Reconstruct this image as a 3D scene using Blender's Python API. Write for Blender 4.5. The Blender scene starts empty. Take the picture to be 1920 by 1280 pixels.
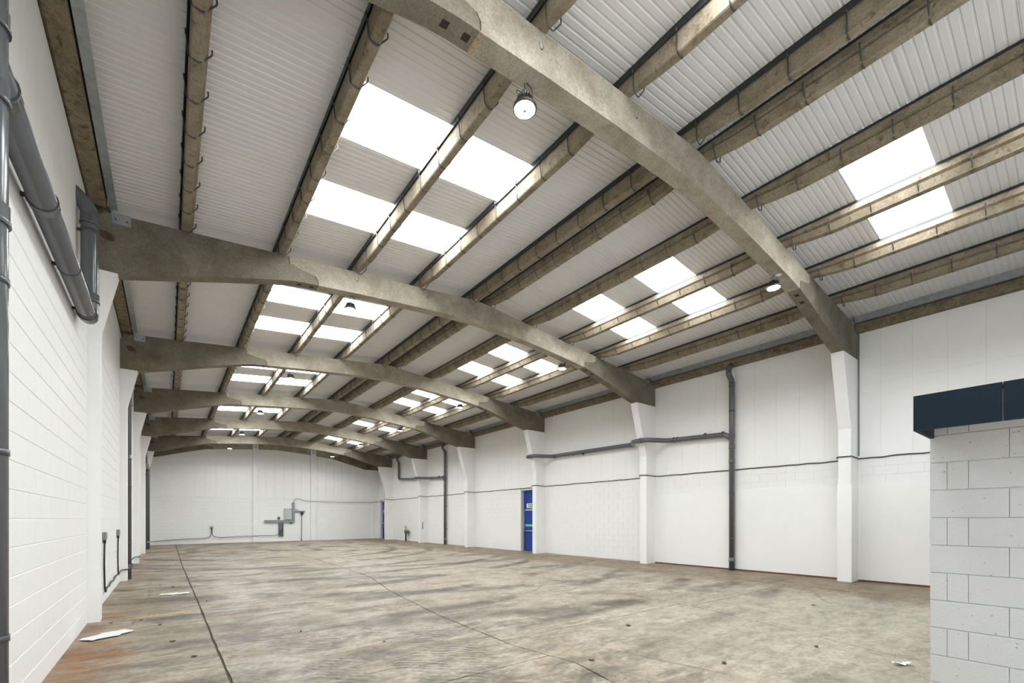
import bpy, bmesh, math, random
from mathutils import Vector
random.seed(7)
S = bpy.context.scene
C = S.collection
# ------------------------------------------------------------------ camera, world, exposure
TH = 0.656
cam = bpy.data.cameras.new('camera'); camo = bpy.data.objects.new('camera', cam); C.objects.link(camo)
camo.location = (0, 0, 1.658); camo.rotation_euler = (math.pi/2, 0, -TH)
cam.sensor_fit = 'HORIZONTAL'; cam.sensor_width = 36; cam.lens = 838/1920*36
cam.shift_y = 333.5/1920; cam.clip_start = .05; cam.clip_end = 300
S.camera = camo
W = bpy.data.worlds.new('world'); S.world = W; W.use_nodes = True
bg = W.node_tree.nodes['Background']; bg.inputs[0].default_value = (.93, .97, 1, 1); bg.inputs[1].default_value = 4.0
S.view_settings.view_transform = 'Standard'; S.view_settings.look = 'None'
S.view_settings.gamma = 1; S.view_settings.use_curve_mapping = False
S.view_settings.exposure = 0.15
ROOFLIGHT = 16.0     # daylight coming through the translucent roof sheets
LAMP = 40.0

# ------------------------------------------------------------------ layout numbers
L = 6.081; XL = -1.02; XR = 14.191; Y0 = 3.719; YG = 36.99; YF = -2.6; TILT = .004
XC = 6.5; ZC = 7.335
def zt(x): return TILT*(x-XL)                       # slight cross fall of the floor and building
def zr(x): return ZC-.092*(XC-x) if x < XC else ZC-.1035*(x-XC)   # top of the portal rafters
FR = [Y0+n*L for n in range(6)]+[YG]
ORD = ['nearest', 'second', 'third', 'fourth', 'fifth', 'sixth', 'seventh']

# ------------------------------------------------------------------ helpers
WL = {}
class MB:
    def __init__(s): s.v = []; s.f = []; s.sm = []
    def add(s, vs, fs, smooth=False):
        b = len(s.v); s.v += [tuple(p) for p in vs]; s.f += [tuple(b+i for i in q) for q in fs]; s.sm += [smooth]*len(fs); return s
    def box(s, x0, x1, y0, y1, z0, z1):
        return s.add([(x0,y0,z0),(x1,y0,z0),(x1,y1,z0),(x0,y1,z0),(x0,y0,z1),(x1,y0,z1),(x1,y1,z1),(x0,y1,z1)],
                     [(0,3,2,1),(4,5,6,7),(0,1,5,4),(1,2,6,5),(2,3,7,6),(3,0,4,7)])
    def prism(s, pts, axis, a, b):                  # pts: 2D outline, extruded along axis from a to b
        n = len(pts)
        def m(p, t): return {'x': (t,p[0],p[1]), 'y': (p[0],t,p[1]), 'z': (p[0],p[1],t)}[axis]
        vs = [m(p,a) for p in pts]+[m(p,b) for p in pts]
        return s.add(vs, [tuple(range(n))[::-1], tuple(range(n,2*n))]+[(i,(i+1)%n,n+(i+1)%n,n+i) for i in range(n)])
    def loft(s, rings, cap=True, smooth=False, close=True):
        n = len(rings[0]); vs = [p for r in rings for p in r]; fs = []
        for k in range(len(rings)-1):
            for i in range(n if close else n-1):
                j = (i+1) % n; fs.append((k*n+i, k*n+j, (k+1)*n+j, (k+1)*n+i))
        s.add(vs, fs, smooth)
        if cap:
            b = len(s.v)-len(vs); q = (len(rings)-1)*n
            s.f += [tuple(b+i for i in range(n))[::-1], tuple(b+q+i for i in range(n))]; s.sm += [False, False]
        return s
    def tube(s, path, r, n=10, cap=True):
        P = [Vector(p) for p in path]; rings = []
        t0 = (P[1]-P[0]).normalized(); u = t0.orthogonal().normalized()
        for i, p in enumerate(P):
            t = ((P[min(i+1,len(P)-1)]-p).normalized()+(p-P[max(i-1,0)]).normalized()).normalized()
            u = (u-t*u.dot(t)).normalized(); w = t.cross(u)
            rr = r[i] if isinstance(r, (list, tuple)) else r
            rings.append([tuple(p+(u*math.cos(2*math.pi*k/n)+w*math.sin(2*math.pi*k/n))*rr) for k in range(n)])
        return s.loft(rings, cap, True)
    def lathe(s, c, prof, n=20, cap=True):          # prof: (radius, z) about a vertical axis
        rings = [[(c[0]+r*math.cos(2*math.pi*k/n), c[1]+r*math.sin(2*math.pi*k/n), c[2]+z) for k in range(n)] for r, z in prof]
        return s.loft(rings, cap, True)
    def mesh(s, name, mat, off=(0,0,0), tilt=True):
        me = bpy.data.meshes.new(name)
        me.from_pydata([(x-off[0], y-off[1], z-off[2]+(zt(x) if tilt else 0)) for x, y, z in s.v], [], s.f)
        me.polygons.foreach_set('use_smooth', s.sm)
        bm = bmesh.new(); bm.from_mesh(me); bmesh.ops.recalc_face_normals(bm, faces=bm.faces); bm.to_mesh(me); bm.free()
        me.materials.append(mat); me.update(); return me
    def build(s, name, mat, parent=None, at=None, tilt=True):
        if at is None: at = WL[parent.name] if parent else (0,0,0)
        return put(name, s.mesh(name, mat, at, tilt), parent, at)
def put(name, data, parent=None, at=(0,0,0)):
    o = bpy.data.objects.new(name, data); C.objects.link(o)
    if parent:
        o.parent = parent; p = WL[parent.name]; o.location = (at[0]-p[0], at[1]-p[1], at[2]-p[2])
    else: o.location = at
    WL[o.name] = tuple(at); return o
def tag(o, label, cat, group=None):
    o['label'] = label; o['category'] = cat
    if group: o['group'] = group
    return o
def thing(name, label, cat, at, group=None): return tag(put(name, None, None, at), label, cat, group)
def struct(o): o['kind'] = 'structure'; return o
def copy_tree(src, at, parent=None):
    o = src.copy(); C.objects.link(o); WL[o.name] = tuple(at)
    if parent: o.parent = parent
    else: o.location = at
    for ch in src.children:
        d = [WL[ch.name][i]-WL[src.name][i] for i in range(3)]
        copy_tree(ch, tuple(at[i]+d[i] for i in range(3)), o)
    return o
def fillet(path, r=.12, seg=5):
    P = [Vector(p) for p in path]; out = [P[0]]
    for i in range(1, len(P)-1):
        a = P[i-1]-P[i]; b = P[i+1]-P[i]; d = min(r, a.length*.45, b.length*.45)
        p0 = P[i]+a.normalized()*d; p1 = P[i]+b.normalized()*d
        for k in range(seg+1):
            t = k/seg; out.append(p0*(1-t)**2+P[i]*2*t*(1-t)+p1*t*t)
    return out+[P[-1]]

# ------------------------------------------------------------------ materials
def new_mat(name):
    m = bpy.data.materials.new(name); m.use_nodes = True; nt = m.node_tree
    return m, nt, nt.nodes['Principled BSDF']
def N(nt, t, **kw):
    n = nt.nodes.new(t)
    for k, v in kw.items():
        if k.startswith('i_'): n.inputs[k[2:].replace('_', ' ')].default_value = v
        else: setattr(n, k, v)
    return n
def coords(nt, scale=(1,1,1), rot=(0,0,0), loc=(0,0,0)):
    g = N(nt, 'ShaderNodeNewGeometry'); m = N(nt, 'ShaderNodeMapping')
    m.inputs['Scale'].default_value = scale; m.inputs['Rotation'].default_value = rot; m.inputs['Location'].default_value = loc
    nt.links.new(g.outputs['Position'], m.inputs[0]); return m.outputs[0]
def noise(nt, vec, scale, detail=5, rough=.6, dist=0):
    n = N(nt, 'ShaderNodeTexNoise'); n.inputs['Scale'].default_value = scale; n.inputs['Detail'].default_value = detail
    n.inputs['Roughness'].default_value = rough; n.inputs['Distortion'].default_value = dist
    nt.links.new(vec, n.inputs['Vector']); return n.outputs['Fac']
def ramp(nt, fac, stops):
    r = N(nt, 'ShaderNodeValToRGB'); e = r.color_ramp.elements
    while len(e) < len(stops): e.new(.5)
    for k, (p, c) in enumerate(stops):
        e[k].position = p; e[k].color = (c, c, c, 1) if isinstance(c, (int, float)) else (*c, 1)
    nt.links.new(fac, r.inputs[0]); return r.outputs[0]
def mixc(nt, fac, a, b, mode='MIX'):
    m = N(nt, 'ShaderNodeMix', data_type='RGBA', blend_type=mode)
    for s, v in ((0, fac), (6, a), (7, b)):
        if isinstance(v, (int, float)): m.inputs[s].default_value = v
        elif isinstance(v, tuple): m.inputs[s].default_value = (*v, 1)
        else: nt.links.new(v, m.inputs[s])
    return m.outputs[2]
def math_(nt, op, a, b=0, clamp=False):
    m = N(nt, 'ShaderNodeMath', operation=op, use_clamp=clamp)
    for s, v in ((0, a), (1, b)):
        if isinstance(v, (int, float)): m.inputs[s].default_value = v
        else: nt.links.new(v, m.inputs[s])
    return m.outputs[0]
def bump(nt, p, h, strength=.3, dist=.01):
    b = N(nt, 'ShaderNodeBump'); b.inputs['Strength'].default_value = strength; b.inputs['Distance'].default_value = dist
    nt.links.new(h, b.inputs['Height']); nt.links.new(b.outputs[0], p.inputs['Normal'])
def plain(name, col, rough=.5, metal=0, spec=.5, var=0, vscale=6, bmp=0):
    m, nt, p = new_mat(name); p.inputs['Base Color'].default_value = (*col, 1)
    p.inputs['Roughness'].default_value = rough; p.inputs['Metallic'].default_value = metal; p.inputs['Specular IOR Level'].default_value = spec
    if var or bmp:
        v = coords(nt); n = noise(nt, v, vscale, 5, .65)
        if var: nt.links.new(ramp(nt, n, [(.3, tuple(c*(1-var) for c in col)), (.7, tuple(min(1, c*(1+var)) for c in col))]), p.inputs['Base Color'])
        if bmp: bump(nt, p, noise(nt, v, vscale*12, 3), bmp)
    return m
def concrete(name, a, b, spots, scale=1.6, dirt=(.10,.075,.045), dirt_at=.62):
    m, nt, p = new_mat(name); v = coords(nt)
    base = ramp(nt, noise(nt, v, scale, 8, .68, .3), [(.30, a), (.72, b)])
    fine = ramp(nt, noise(nt, v, 38, 4, .7), [(.30, .62), (.62, 1.10)])
    c1 = mixc(nt, .75, base, fine, 'MULTIPLY')
    blot = ramp(nt, noise(nt, v, scale*2.6, 7, .75, .8), [(dirt_at-.03, 0.0), (dirt_at+.10, .9)])
    c2 = mixc(nt, blot, c1, dirt)
    vo = N(nt, 'ShaderNodeTexVoronoi'); vo.inputs['Scale'].default_value = 16; nt.links.new(v, vo.inputs['Vector'])
    pit = ramp(nt, vo.outputs['Distance'], [(.03, spots), (.07, 0.0)])
    c3 = mixc(nt, pit, c2, (.09,.075,.055))
    nt.links.new(c3, p.inputs['Base Color']); p.inputs['Roughness'].default_value = .9; p.inputs['Specular IOR Level'].default_value = .25
    bump(nt, p, fine, .35, .006); return m
M = {}
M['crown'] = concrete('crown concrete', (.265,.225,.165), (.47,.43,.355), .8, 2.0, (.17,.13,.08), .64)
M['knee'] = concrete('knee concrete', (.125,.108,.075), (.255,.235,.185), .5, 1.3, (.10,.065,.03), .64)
M['purlin'] = concrete('purlin concrete', (.20,.16,.105), (.36,.31,.235), .7, 3.0, (.11,.075,.042), .57)
M['beam'] = concrete('eaves concrete', (.15,.12,.078), (.29,.24,.17), .9, 3.5, (.06,.04,.022), .55)
M['patch'] = plain('old mortar patch', (.09,.06,.035), .95, var=.4, vscale=25, bmp=.5)
M['plug'] = plain('grout plug', (.36,.335,.28), .9, var=.2, vscale=30)
M['pocket_shade'] = plain('painted bolt pocket shade', (.03,.022,.014), .95)
M['joint'] = plain('crumbled joint mortar', (.40,.29,.17), .95, var=.4, vscale=40, bmp=.5)
def wallmat(name, col, sc=1.0, pit=.35, rough=.55):
    m, nt, p = new_mat(name); v = coords(nt)
    big = ramp(nt, noise(nt, v, .7, 5, .6), [(.3, tuple(c*.965 for c in col)), (.7, col)])
    vo = N(nt, 'ShaderNodeTexVoronoi'); vo.inputs['Scale'].default_value = 19*sc; nt.links.new(v, vo.inputs['Vector'])
    pits = ramp(nt, vo.outputs['Distance'], [(.07, 1.0), (.19, 0.0)])
    sel = ramp(nt, noise(nt, v, 9*sc, 3), [(.52, 0.0), (.6, 1.0)])
    pf = math_(nt, 'MULTIPLY', pits, sel)
    nt.links.new(mixc(nt, math_(nt, 'MULTIPLY', pf, pit), big, tuple(c*.42 for c in col)), p.inputs['Base Color'])
    p.inputs['Roughness'].default_value = rough; p.inputs['Specular IOR Level'].default_value = .35
    h = math_(nt, 'SUBTRACT', noise(nt, v, 45*sc, 5, .7), math_(nt, 'MULTIPLY', pf, .9))
    bump(nt, p, h, .5, .010); return m
M['block'] = wallmat('white painted blockwork', (.87,.87,.855), 1.0, .22)
M['mortar'] = plain('painted mortar joint', (.81,.808,.79), .8, var=.05, vscale=8)
M['smooth'] = plain('white painted board', (.88,.88,.865), .5, var=.015, vscale=2)
M['boardgap'] = plain('board backing', (.55,.55,.52), .8)
M['greyblock'] = wallmat('pale grey painted blockwork', (.53,.535,.525), 1.15, .75, .6)
M['greymortar'] = plain('grey painted joint', (.51,.515,.505), .8, var=.05, vscale=20)
M['column'] = plain('white painted concrete', (.86,.86,.845), .55, var=.03, vscale=1.5, bmp=.06)
M['sheet'] = plain('white steel liner sheet', (.71,.70,.69), .34, spec=.5, var=.02, vscale=1.2)
M['deck'] = plain('roof deck', (.35,.35,.35), .8)
M['galv'] = plain('galvanised steel', (.40,.43,.44), .42, metal=.75, var=.18, vscale=9)
M['spacer'] = plain('spacer bar', (.028,.033,.033), .5, metal=.2, var=.2, vscale=5)
M['wire'] = plain('clip wire', (.085,.095,.092), .4, metal=.7)
M['pipe'] = plain('grey plastic pipe', (.105,.11,.118), .2, spec=.6, var=.06, vscale=3)
M['collar'] = plain('pipe collar rubber', (.055,.06,.066), .3, spec=.5)
M['black'] = plain('black plastic', (.018,.018,.02), .45)
M['socket'] = plain('grey socket plastic', (.20,.21,.21), .4)
M['trunk'] = plain('grey steel trunking', (.245,.28,.30), .45)
M['board'] = plain('light grey enclosure', (.50,.515,.52), .4)
M['yellow'] = plain('yellow label', (.75,.55,.08), .5)
M['green'] = plain('sign green', (.0,.30,.13), .4)
M['teal'] = plain('push bar sign green', (.07,.50,.38), .4)
M['signwhite'] = plain('sign white', (.85,.87,.85), .4)
M['cream'] = plain('cream plastic', (.62,.58,.46), .5)
M['greenled'] = plain('green indicator', (.03,.55,.10), .4)
M['blue'] = plain('blue door paint', (.012,.045,.27), .35, var=.15, vscale=1.5)
M['steel'] = plain('brushed steel', (.55,.55,.54), .35, metal=.9)
M['frame'] = plain('door frame paint', (.55,.57,.58), .5)
M['fascia'] = plain('dark navy fascia', (.007,.015,.025), .6, spec=.15, var=.1, vscale=3)
M['ply'] = plain('plywood soffit', (.55,.40,.22), .7, var=.2, vscale=14)
M['lampbody'] = plain('lamp housing', (.05,.045,.04), .4, metal=.3)
M['brass'] = plain('brass valve', (.50,.33,.10), .35, metal=.8)
M['meter'] = plain('dark grey regulator', (.10,.11,.115), .45)
M['plastic'] = plain('white plastic sheet', (.80,.80,.79), .35)
M['leaf'] = plain('dry leaf', (.13,.065,.03), .9, var=.4, vscale=50)
M['yline'] = plain('worn yellow tape', (.62,.42,.06), .7, var=.35, vscale=18)
M['rust'] = plain('brown gap', (.20,.09,.06), .9, var=.3, vscale=8)
def emit(name, col, st):
    m, nt, p = new_mat(name); p.inputs['Base Color'].default_value = (.8,.8,.8,1)
    p.inputs['Emission Color'].default_value = (*col, 1); p.inputs['Emission Strength'].default_value = st; return m
M['rooflight'] = emit('translucent rooflight', (.93,.97,1.0), ROOFLIGHT)
M['lamp'] = emit('lamp diffuser', (1.0,.90,.78), LAMP)

def floor_mat():
    m, nt, p = new_mat('worn concrete floor'); v = coords(nt); lk = nt.links.new
    sep = N(nt, 'ShaderNodeSeparateXYZ'); lk(v, sep.inputs[0]); X, Y = sep.outputs[0], sep.outputs[1]
    base = ramp(nt, noise(nt, v, .5, 10, .70, .5), [(.30, (.27,.22,.155)), (.44, (.37,.315,.24)), (.56, (.47,.42,.345)), (.74, (.53,.49,.42))])
    blot = ramp(nt, noise(nt, coords(nt, (.75, 1.25, 1), (0, 0, .3), (1, 2, 0)), 1.25, 10, .74, .9), [(.49, 0.0), (.58, .85)])
    c = mixc(nt, blot, base, (.19,.168,.13))
    st = coords(nt, (.30, 1.9, 1), (0, 0, .18))
    streak = ramp(nt, noise(nt, st, 2.2, 10, .78, .7), [(.52, 0.0), (.63, .85)])
    c = mixc(nt, streak, c, (.175,.14,.10))
    st2 = coords(nt, (.30, 1.5, 1), (0, 0, -.4), (3, 5, 0))
    dust = ramp(nt, noise(nt, st2, 2.0, 10, .76, .5), [(.52, 0.0), (.64, .7)])
    c = mixc(nt, dust, c, (.58,.53,.45))
    oliv = ramp(nt, noise(nt, coords(nt, (1,1,1), (0,0,0), (9,4,0)), .8, 6, .7), [(.5, 0.0), (.62, .45)])
    c = mixc(nt, oliv, c, (.34,.295,.19))
    pale_mid = math_(nt, 'MULTIPLY', ramp(nt, math_(nt, 'DIVIDE', X, 15.0), [(.24, 0.0), (.42, .55), (.76, .55), (.82, 0.0)]), ramp(nt, noise(nt, v, .9, 8, .75, .6), [(.40, .25), (.60, 1.0)]))  # paler tone across the middle of the floor, broken up by noise
    c = mixc(nt, pale_mid, c, (.57,.52,.44))
    # dark tyre arcs
    def arcs(cx, cy, sc, dist, w0, col, k, c):
        mp = coords(nt, (1, 1, 0), (0, 0, 0), (-cx, -cy, 0))
        wv = N(nt, 'ShaderNodeTexWave', wave_type='RINGS', rings_direction='Z'); wv.inputs['Scale'].default_value = sc
        wv.inputs['Distortion'].default_value = dist; wv.inputs['Detail'].default_value = 3; wv.inputs['Detail Scale'].default_value = .5
        lk(mp, wv.inputs['Vector'])
        line = ramp(nt, wv.outputs['Fac'], [(w0, 0.0), (1, 1.0)])
        gate = ramp(nt, noise(nt, v, .33, 6, .7), [(.43, 0.0), (.54, k)])
        return mixc(nt, math_(nt, 'MULTIPLY', line, gate), c, col)
    c = arcs(3.5, 26, .16, 2.5, .77, (.10,.08,.06), .85, c)
    c = arcs(11, 30, .11, 3.0, .80, (.11,.09,.065), .75, c)
    # tread prints near the camera
    tv = coords(nt, (1, 1, 1), (0, 0, .75))
    wv = N(nt, 'ShaderNodeTexWave', bands_direction='Y'); wv.inputs['Scale'].default_value = 3.3; wv.inputs['Distortion'].default_value = 6.5
    wv.inputs['Detail'].default_value = 2; wv.inputs['Detail Scale'].default_value = .9; lk(tv, wv.inputs['Vector'])
    tread = ramp(nt, wv.outputs['Fac'], [(.50, 0.0), (.62, 1.0)])
    tg = ramp(nt, noise(nt, coords(nt, (1.0, .45, 1), (0, 0, .5)), 1.15, 4, .6), [(.44, 0.0), (.53, .95)])
    tg = math_(nt, 'MULTIPLY', tg, ramp(nt, noise(nt, v, 3.4, 7, .75, .5), [(.42, 0.0), (.58, 1.0)]))
    near = ramp(nt, math_(nt, 'DIVIDE', Y, 10.0), [(.62, 1.0), (.85, 0.0)])
    lx = ramp(nt, math_(nt, 'DIVIDE', X, 6.0), [(.08, 0.0), (.14, 1.0), (.55, 1.0), (.75, 0.0)])
    tf = math_(nt, 'MULTIPLY', math_(nt, 'MULTIPLY', tread, tg), math_(nt, 'MULTIPLY', near, lx))
    c = mixc(nt, tf, c, (.085,.08,.066))
    # brown dirt strip along the right wall
    wob = math_(nt, 'MULTIPLY', math_(nt, 'SUBTRACT', noise(nt, v, .8, 6, .7), .5), 2.2)
    xr = math_(nt, 'ADD', X, wob)
    strip = ramp(nt, math_(nt, 'DIVIDE', xr, 15.0), [(.735, 0.0), (.79, .85)])
    dirtc = ramp(nt, noise(nt, coords(nt, (2.2, .5, 1)), 2.6, 8, .72), [(.35, (.17,.12,.065)), (.62, (.38,.305,.20))])
    c = mixc(nt, strip, c, dirtc)
    # rust bleeding from the left wall
    xl = math_(nt, 'ADD', math_(nt, 'ADD', X, 1.02), math_(nt, 'MULTIPLY', math_(nt, 'SUBTRACT', noise(nt, v, 1.6, 6, .7), .5), 1.3))
    near2 = ramp(nt, math_(nt, 'DIVIDE', Y, 20.0), [(.36, 1.0), (.56, .28)])
    rust = math_(nt, 'MULTIPLY', math_(nt, 'MULTIPLY', ramp(nt, xl, [(.28, .9), (.72, 0.0)]), near2), ramp(nt, noise(nt, v, .9, 3), [(.40, .35), (.6, 1.0)]))
    c = mixc(nt, rust, c, (.34,.15,.045))
    rs = math_(nt, 'MULTIPLY', ramp(nt, noise(nt, coords(nt, (1,1,1), (0,0,0), (7.3,2.1,0)), 1.1, 5, .7), [(.66, 0.0), (.72, .55)]), near)
    c = mixc(nt, rs, c, (.31,.16,.075))
    # pale greenish screed at the near right
    gx = ramp(nt, math_(nt, 'DIVIDE', math_(nt, 'ADD', X, math_(nt, 'MULTIPLY', wob, .5)), 15.0), [(.29, 0.0), (.42, 1.0), (.70, 1.0), (.76, 0.0)])
    gy = ramp(nt, math_(nt, 'DIVIDE', math_(nt, 'ADD', Y, math_(nt, 'MULTIPLY', wob, .5)), 10.0), [(.30, .72), (.52, 0.0)])
    c = mixc(nt, math_(nt, 'MULTIPLY', gx, gy), c, (.49,.485,.40))
    fine = ramp(nt, noise(nt, v, 16, 8, .78), [(.34, .60), (.60, 1.10)])
    mid = ramp(nt, noise(nt, coords(nt, (.7, 1.6, 1), (0, 0, .2)), 4.2, 8, .75, .6), [(.36, .66), (.58, 1.10)])
    c = mixc(nt, .9, mixc(nt, .85, c, fine, 'MULTIPLY'), mid, 'MULTIPLY')
    # hairline cracks
    vo = N(nt, 'ShaderNodeTexVoronoi', feature='DISTANCE_TO_EDGE'); vo.inputs['Scale'].default_value = .22
    lk(mixc(nt, .16, v, N(nt, 'ShaderNodeTexNoise', i_Scale=1.4).outputs['Color']), vo.inputs['Vector'])
    crack = math_(nt, 'MULTIPLY', ramp(nt, vo.outputs['Distance'], [(.0015, .7), (.005, 0.0)]), ramp(nt, noise(nt, v, .5, 3), [(.5, 0.0), (.58, 1.0)]))
    c = mixc(nt, 1.0, mixc(nt, crack, c, (.13,.10,.07)), (.80,.765,.715), 'MULTIPLY')
    lk(c, p.inputs['Base Color'])
    lk(ramp(nt, noise(nt, v, 1.3, 6, .7), [(.3, .34), (.7, .68)]), p.inputs['Roughness']); p.inputs['Specular IOR Level'].default_value = .42
    bump(nt, p, fine, .18, .004); return m
M['floor'] = floor_mat()
M['gap'] = plain('open floor joint', (.085,.055,.03), .95, var=.35, vscale=12)

# ------------------------------------------------------------------ floor with slabs
fl = struct(MB().box(-1.6, 14.9, YF-.3, YG+.6, -.30, -.012).build('floor', M['gap']))
J0 = [(-1.3, -2.8), (-1.3, 37.5)]
J1 = [(.54, -2.8), (.51, 5.3), (.49, 7.3), (.477, 10.8), (.40, 20), (.40, 37.5)]
J2 = [(3.50, -2.8), (3.56, 3.0), (3.70, 3.6), (3.56, 4.62), (3.68, 6.88), (4.02, 9.7), (4.55, 12.5), (4.77, 16.5), (4.95, 37.5)]
J3 = [(6.0, -2.8), (6.82, 1.1), (6.93, 1.65), (7.37, 3.07), (7.78, 4.5), (7.96, 6.2), (8.14, 7.7), (8.4, 12), (8.6, 37.5)]
J4 = [(12.05, -2.8), (12.05, 37.5)]
J5 = [(14.6, -2.8), (14.6, 37.5)]
def at_y(J, y):
    for a, b in zip(J, J[1:]):
        if a[1] <= y <= b[1]: return a[0]+(b[0]-a[0])*(y-a[1])/(b[1]-a[1])
    return J[-1][0] if y > J[-1][1] else J[0][0]
cuts = [[-2.8, 4.0, 10.08, 16.2, 22.3, 28.4, 37.4], [-2.8, 4.0, 10.05, 16.3, 22.3, 28.4, 37.4],
        [-2.8, 4.85, 10.9, 16.9, 23, 29, 37.4], [-2.8, 4.6, 10.4, 16.6, 22.7, 28.8, 37.4], [-2.8, 5, 11, 17, 23, 29, 37.4]]
for s, (A, B) in enumerate(zip([J0, J1, J2, J3, J4], [J1, J2, J3, J4, J5])):
    ga = {1: .014, 2: .009, 3: .008}.get(s, .004); gb = {0: .014, 1: .009, 2: .008}.get(s, .004)
    for ya, yb in zip(cuts[s], cuts[s][1:]):
        ya += .008; yb -= .008
        ys = sorted({ya, yb}|{y for _, y in A+B if ya < y < yb}|{ya+(yb-ya)*k/16 for k in range(1, 16)})
        rnd = random.Random(int(ya*100)+s)
        wa = [rnd.uniform(-.006, .006) for _ in ys]
        pts = [(at_y(A, y)+ga+w*(s > 0), y) for y, w in zip(ys, wa)]+[(at_y(B, y)-gb+w, y) for y, w in list(zip(ys, wa))[::-1]]
        mb = MB(); n = len(pts); h = len(ys)
        mb.add([(x, y, 0) for x, y in pts]+[(x, y, -.03) for x, y in pts],
               [(k, k+1, n-2-k, n-1-k) for k in range(h-1)]+[(i, (i+1) % n, n+(i+1) % n, n+i) for i in range(n)])
        mb.build('slab', M['floor'], fl)

# ------------------------------------------------------------------ walls
CH = .2396; CLN = .4792
def block_mesh(name, mat, ln, h, dep=.012, axis='x+', bev=.004, gy=.0015, gz=.0035):
    """one painted block face: a low box with chamfered rim, facing +X or -X, origin at its lower near corner"""
    s = 1 if axis == 'x+' else -1; mb = MB()
    o = [(gy, gz), (ln-gy, gz), (ln-gy, h-gz), (gy, h-gz)]; i = [(gy+bev, gz+bev), (ln-gy-bev, gz+bev), (ln-gy-bev, h-gz-bev), (gy+bev, h-gz-bev)]
    mb.add([(-s*.004, y, z) for y, z in o]+[(s*(dep-bev*.6), y, z) for y, z in o]+[(s*dep, y, z) for y, z in i],
           [(0,1,5,4),(1,2,6,5),(2,3,7,6),(3,0,4,7),(4,5,9,8),(5,6,10,9),(6,7,11,10),(7,4,8,11),(8,9,10,11)])
    return mb.mesh(name, mat, (0,0,0), False)
_bm = {}
def block(parent, x, y, z, ln, h, axis, mat='block', name='block', dep=.005, **kw):
    key = (round(ln, 3), round(h, 3), axis, mat, dep)
    if key not in _bm: _bm[key] = block_mesh(name, M[mat], ln, h, dep, axis, **kw)
    return put(name, _bm[key], parent, (x, y, z+zt(x)))
def merge_blocks(parent, name, items, axis, mat='block', dep=.005):
    s = 1 if axis == 'x+' else -1; mb = MB(); g = .002
    for x, y, z, ln, h in items:
        mb.add([(x-s*.004, y+a, z+b) for a, b in ((g,g),(ln-g,g),(ln-g,h-g),(g,h-g))]+[(x+s*dep, y+a, z+b) for a, b in ((g+.004,g+.004),(ln-g-.004,g+.004),(ln-g-.004,h-g-.004),(g+.004,h-g-.004))],
               [(0,1,5,4),(1,2,6,5),(2,3,7,6),(3,0,4,7),(4,5,6,7)])
    o = mb.build(name, M[mat], parent); o['kind'] = 'stuff'; return o
def courses(y0, y1, z0, rows, first=0):
    for r in range(rows):
        off = CLN/2 if (r+first) % 2 else 0
        y = y0-off
        while y < y1-.01:
            a, b = max(y, y0), min(y+CLN, y1)
            if b-a > .03: yield a, z0+r*CH, b-a, CH
            y += CLN
# left wall
FX = XL-.005
wl = struct(MB().box(-1.32, FX, YF-.2, YG+.4, -.05, 6.76).build('wall_left', M['mortar']))
for a, z, ln, h in courses(Y0+.135, FR[1]-.002, -.015, 20): block(wl, FX, a, z, ln, h, 'x+')
rest = []
for n in range(1, 6):
    for a, z, ln, h in courses(FR[n]+.27, (FR[n+1] if n < 5 else YG+.08)-.002, -.015, 20): rest.append((FX, a, z, ln, h))
for a, z, ln, h in courses(YF, Y0+.13, -.015, 20): rest.append((FX, a, z, ln, h))
merge_blocks(wl, 'distant_block_courses', rest, 'x+')
def boards(parent, x, axis, y0, y1, rows, pitch=.608, phase=0., dep=.012, skip=None):
    y = y0
    edges = [y0]; k = math.floor((y0-phase)/pitch)+1
    while phase+k*pitch < y1-.05:
        if phase+k*pitch > y0+.05: edges.append(phase+k*pitch)
        k += 1
    edges.append(y1)
    for za, zb in rows:
        for a, b in zip(edges, edges[1:]):
            key = ('b', round(b-a, 3), round(zb-za, 3), axis)
            if key not in _bm: _bm[key] = block_mesh('wall_panel', M['smooth'], b-a, zb-za, .007, axis, .002, .0025, .0025)
            put('wall_panel', _bm[key], parent, (x, a, za+zt(x)))
for n in range(0, 6):
    boards(wl, FX, 'x+', (FR[n]+.27), (FR[n+1] if n < 5 else YG+.08), [(4.78, 6.75)], .608, FR[n]+.27)
boards(wl, FX, 'x+', YF, Y0, [(4.78, 6.75)])
# right wall, with two door openings
RXF = XR+.007
D1 = (16.72, 17.70, 3.09); D2 = (35.60, 36.55, 3.09)
mb = MB(); ye = [YF-.2, D1[0], D1[1], D2[0], D2[1], YG+.4]
for i in (0, 2, 4): mb.box(RXF, RXF+.30, ye[i], ye[i+1], -.05, 6.42)
for d in (D1, D2): mb.box(RXF, RXF+.30, d[0], d[1], d[2], 6.42)
wr = struct(mb.build('wall_right', M['mortar']))
PB = [(YF, Y0)]+[(FR[n]+.27, FR[n+1]) for n in range(6)]
PB[-1] = (FR[5]+.27, YG+.08)
cnt = 0; rest = []
def clear_doors(a, ln, z):
    for d in (D1, D2):
        if z < d[2]-.02 and a+ln > d[0] and a < d[1]:
            out = []
            if a < d[0]-.03: out.append((a, d[0]-a))
            if a+ln > d[1]+.03: out.append((d[1], a+ln-d[1]))
            return out
    return [(a, ln)]
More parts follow.
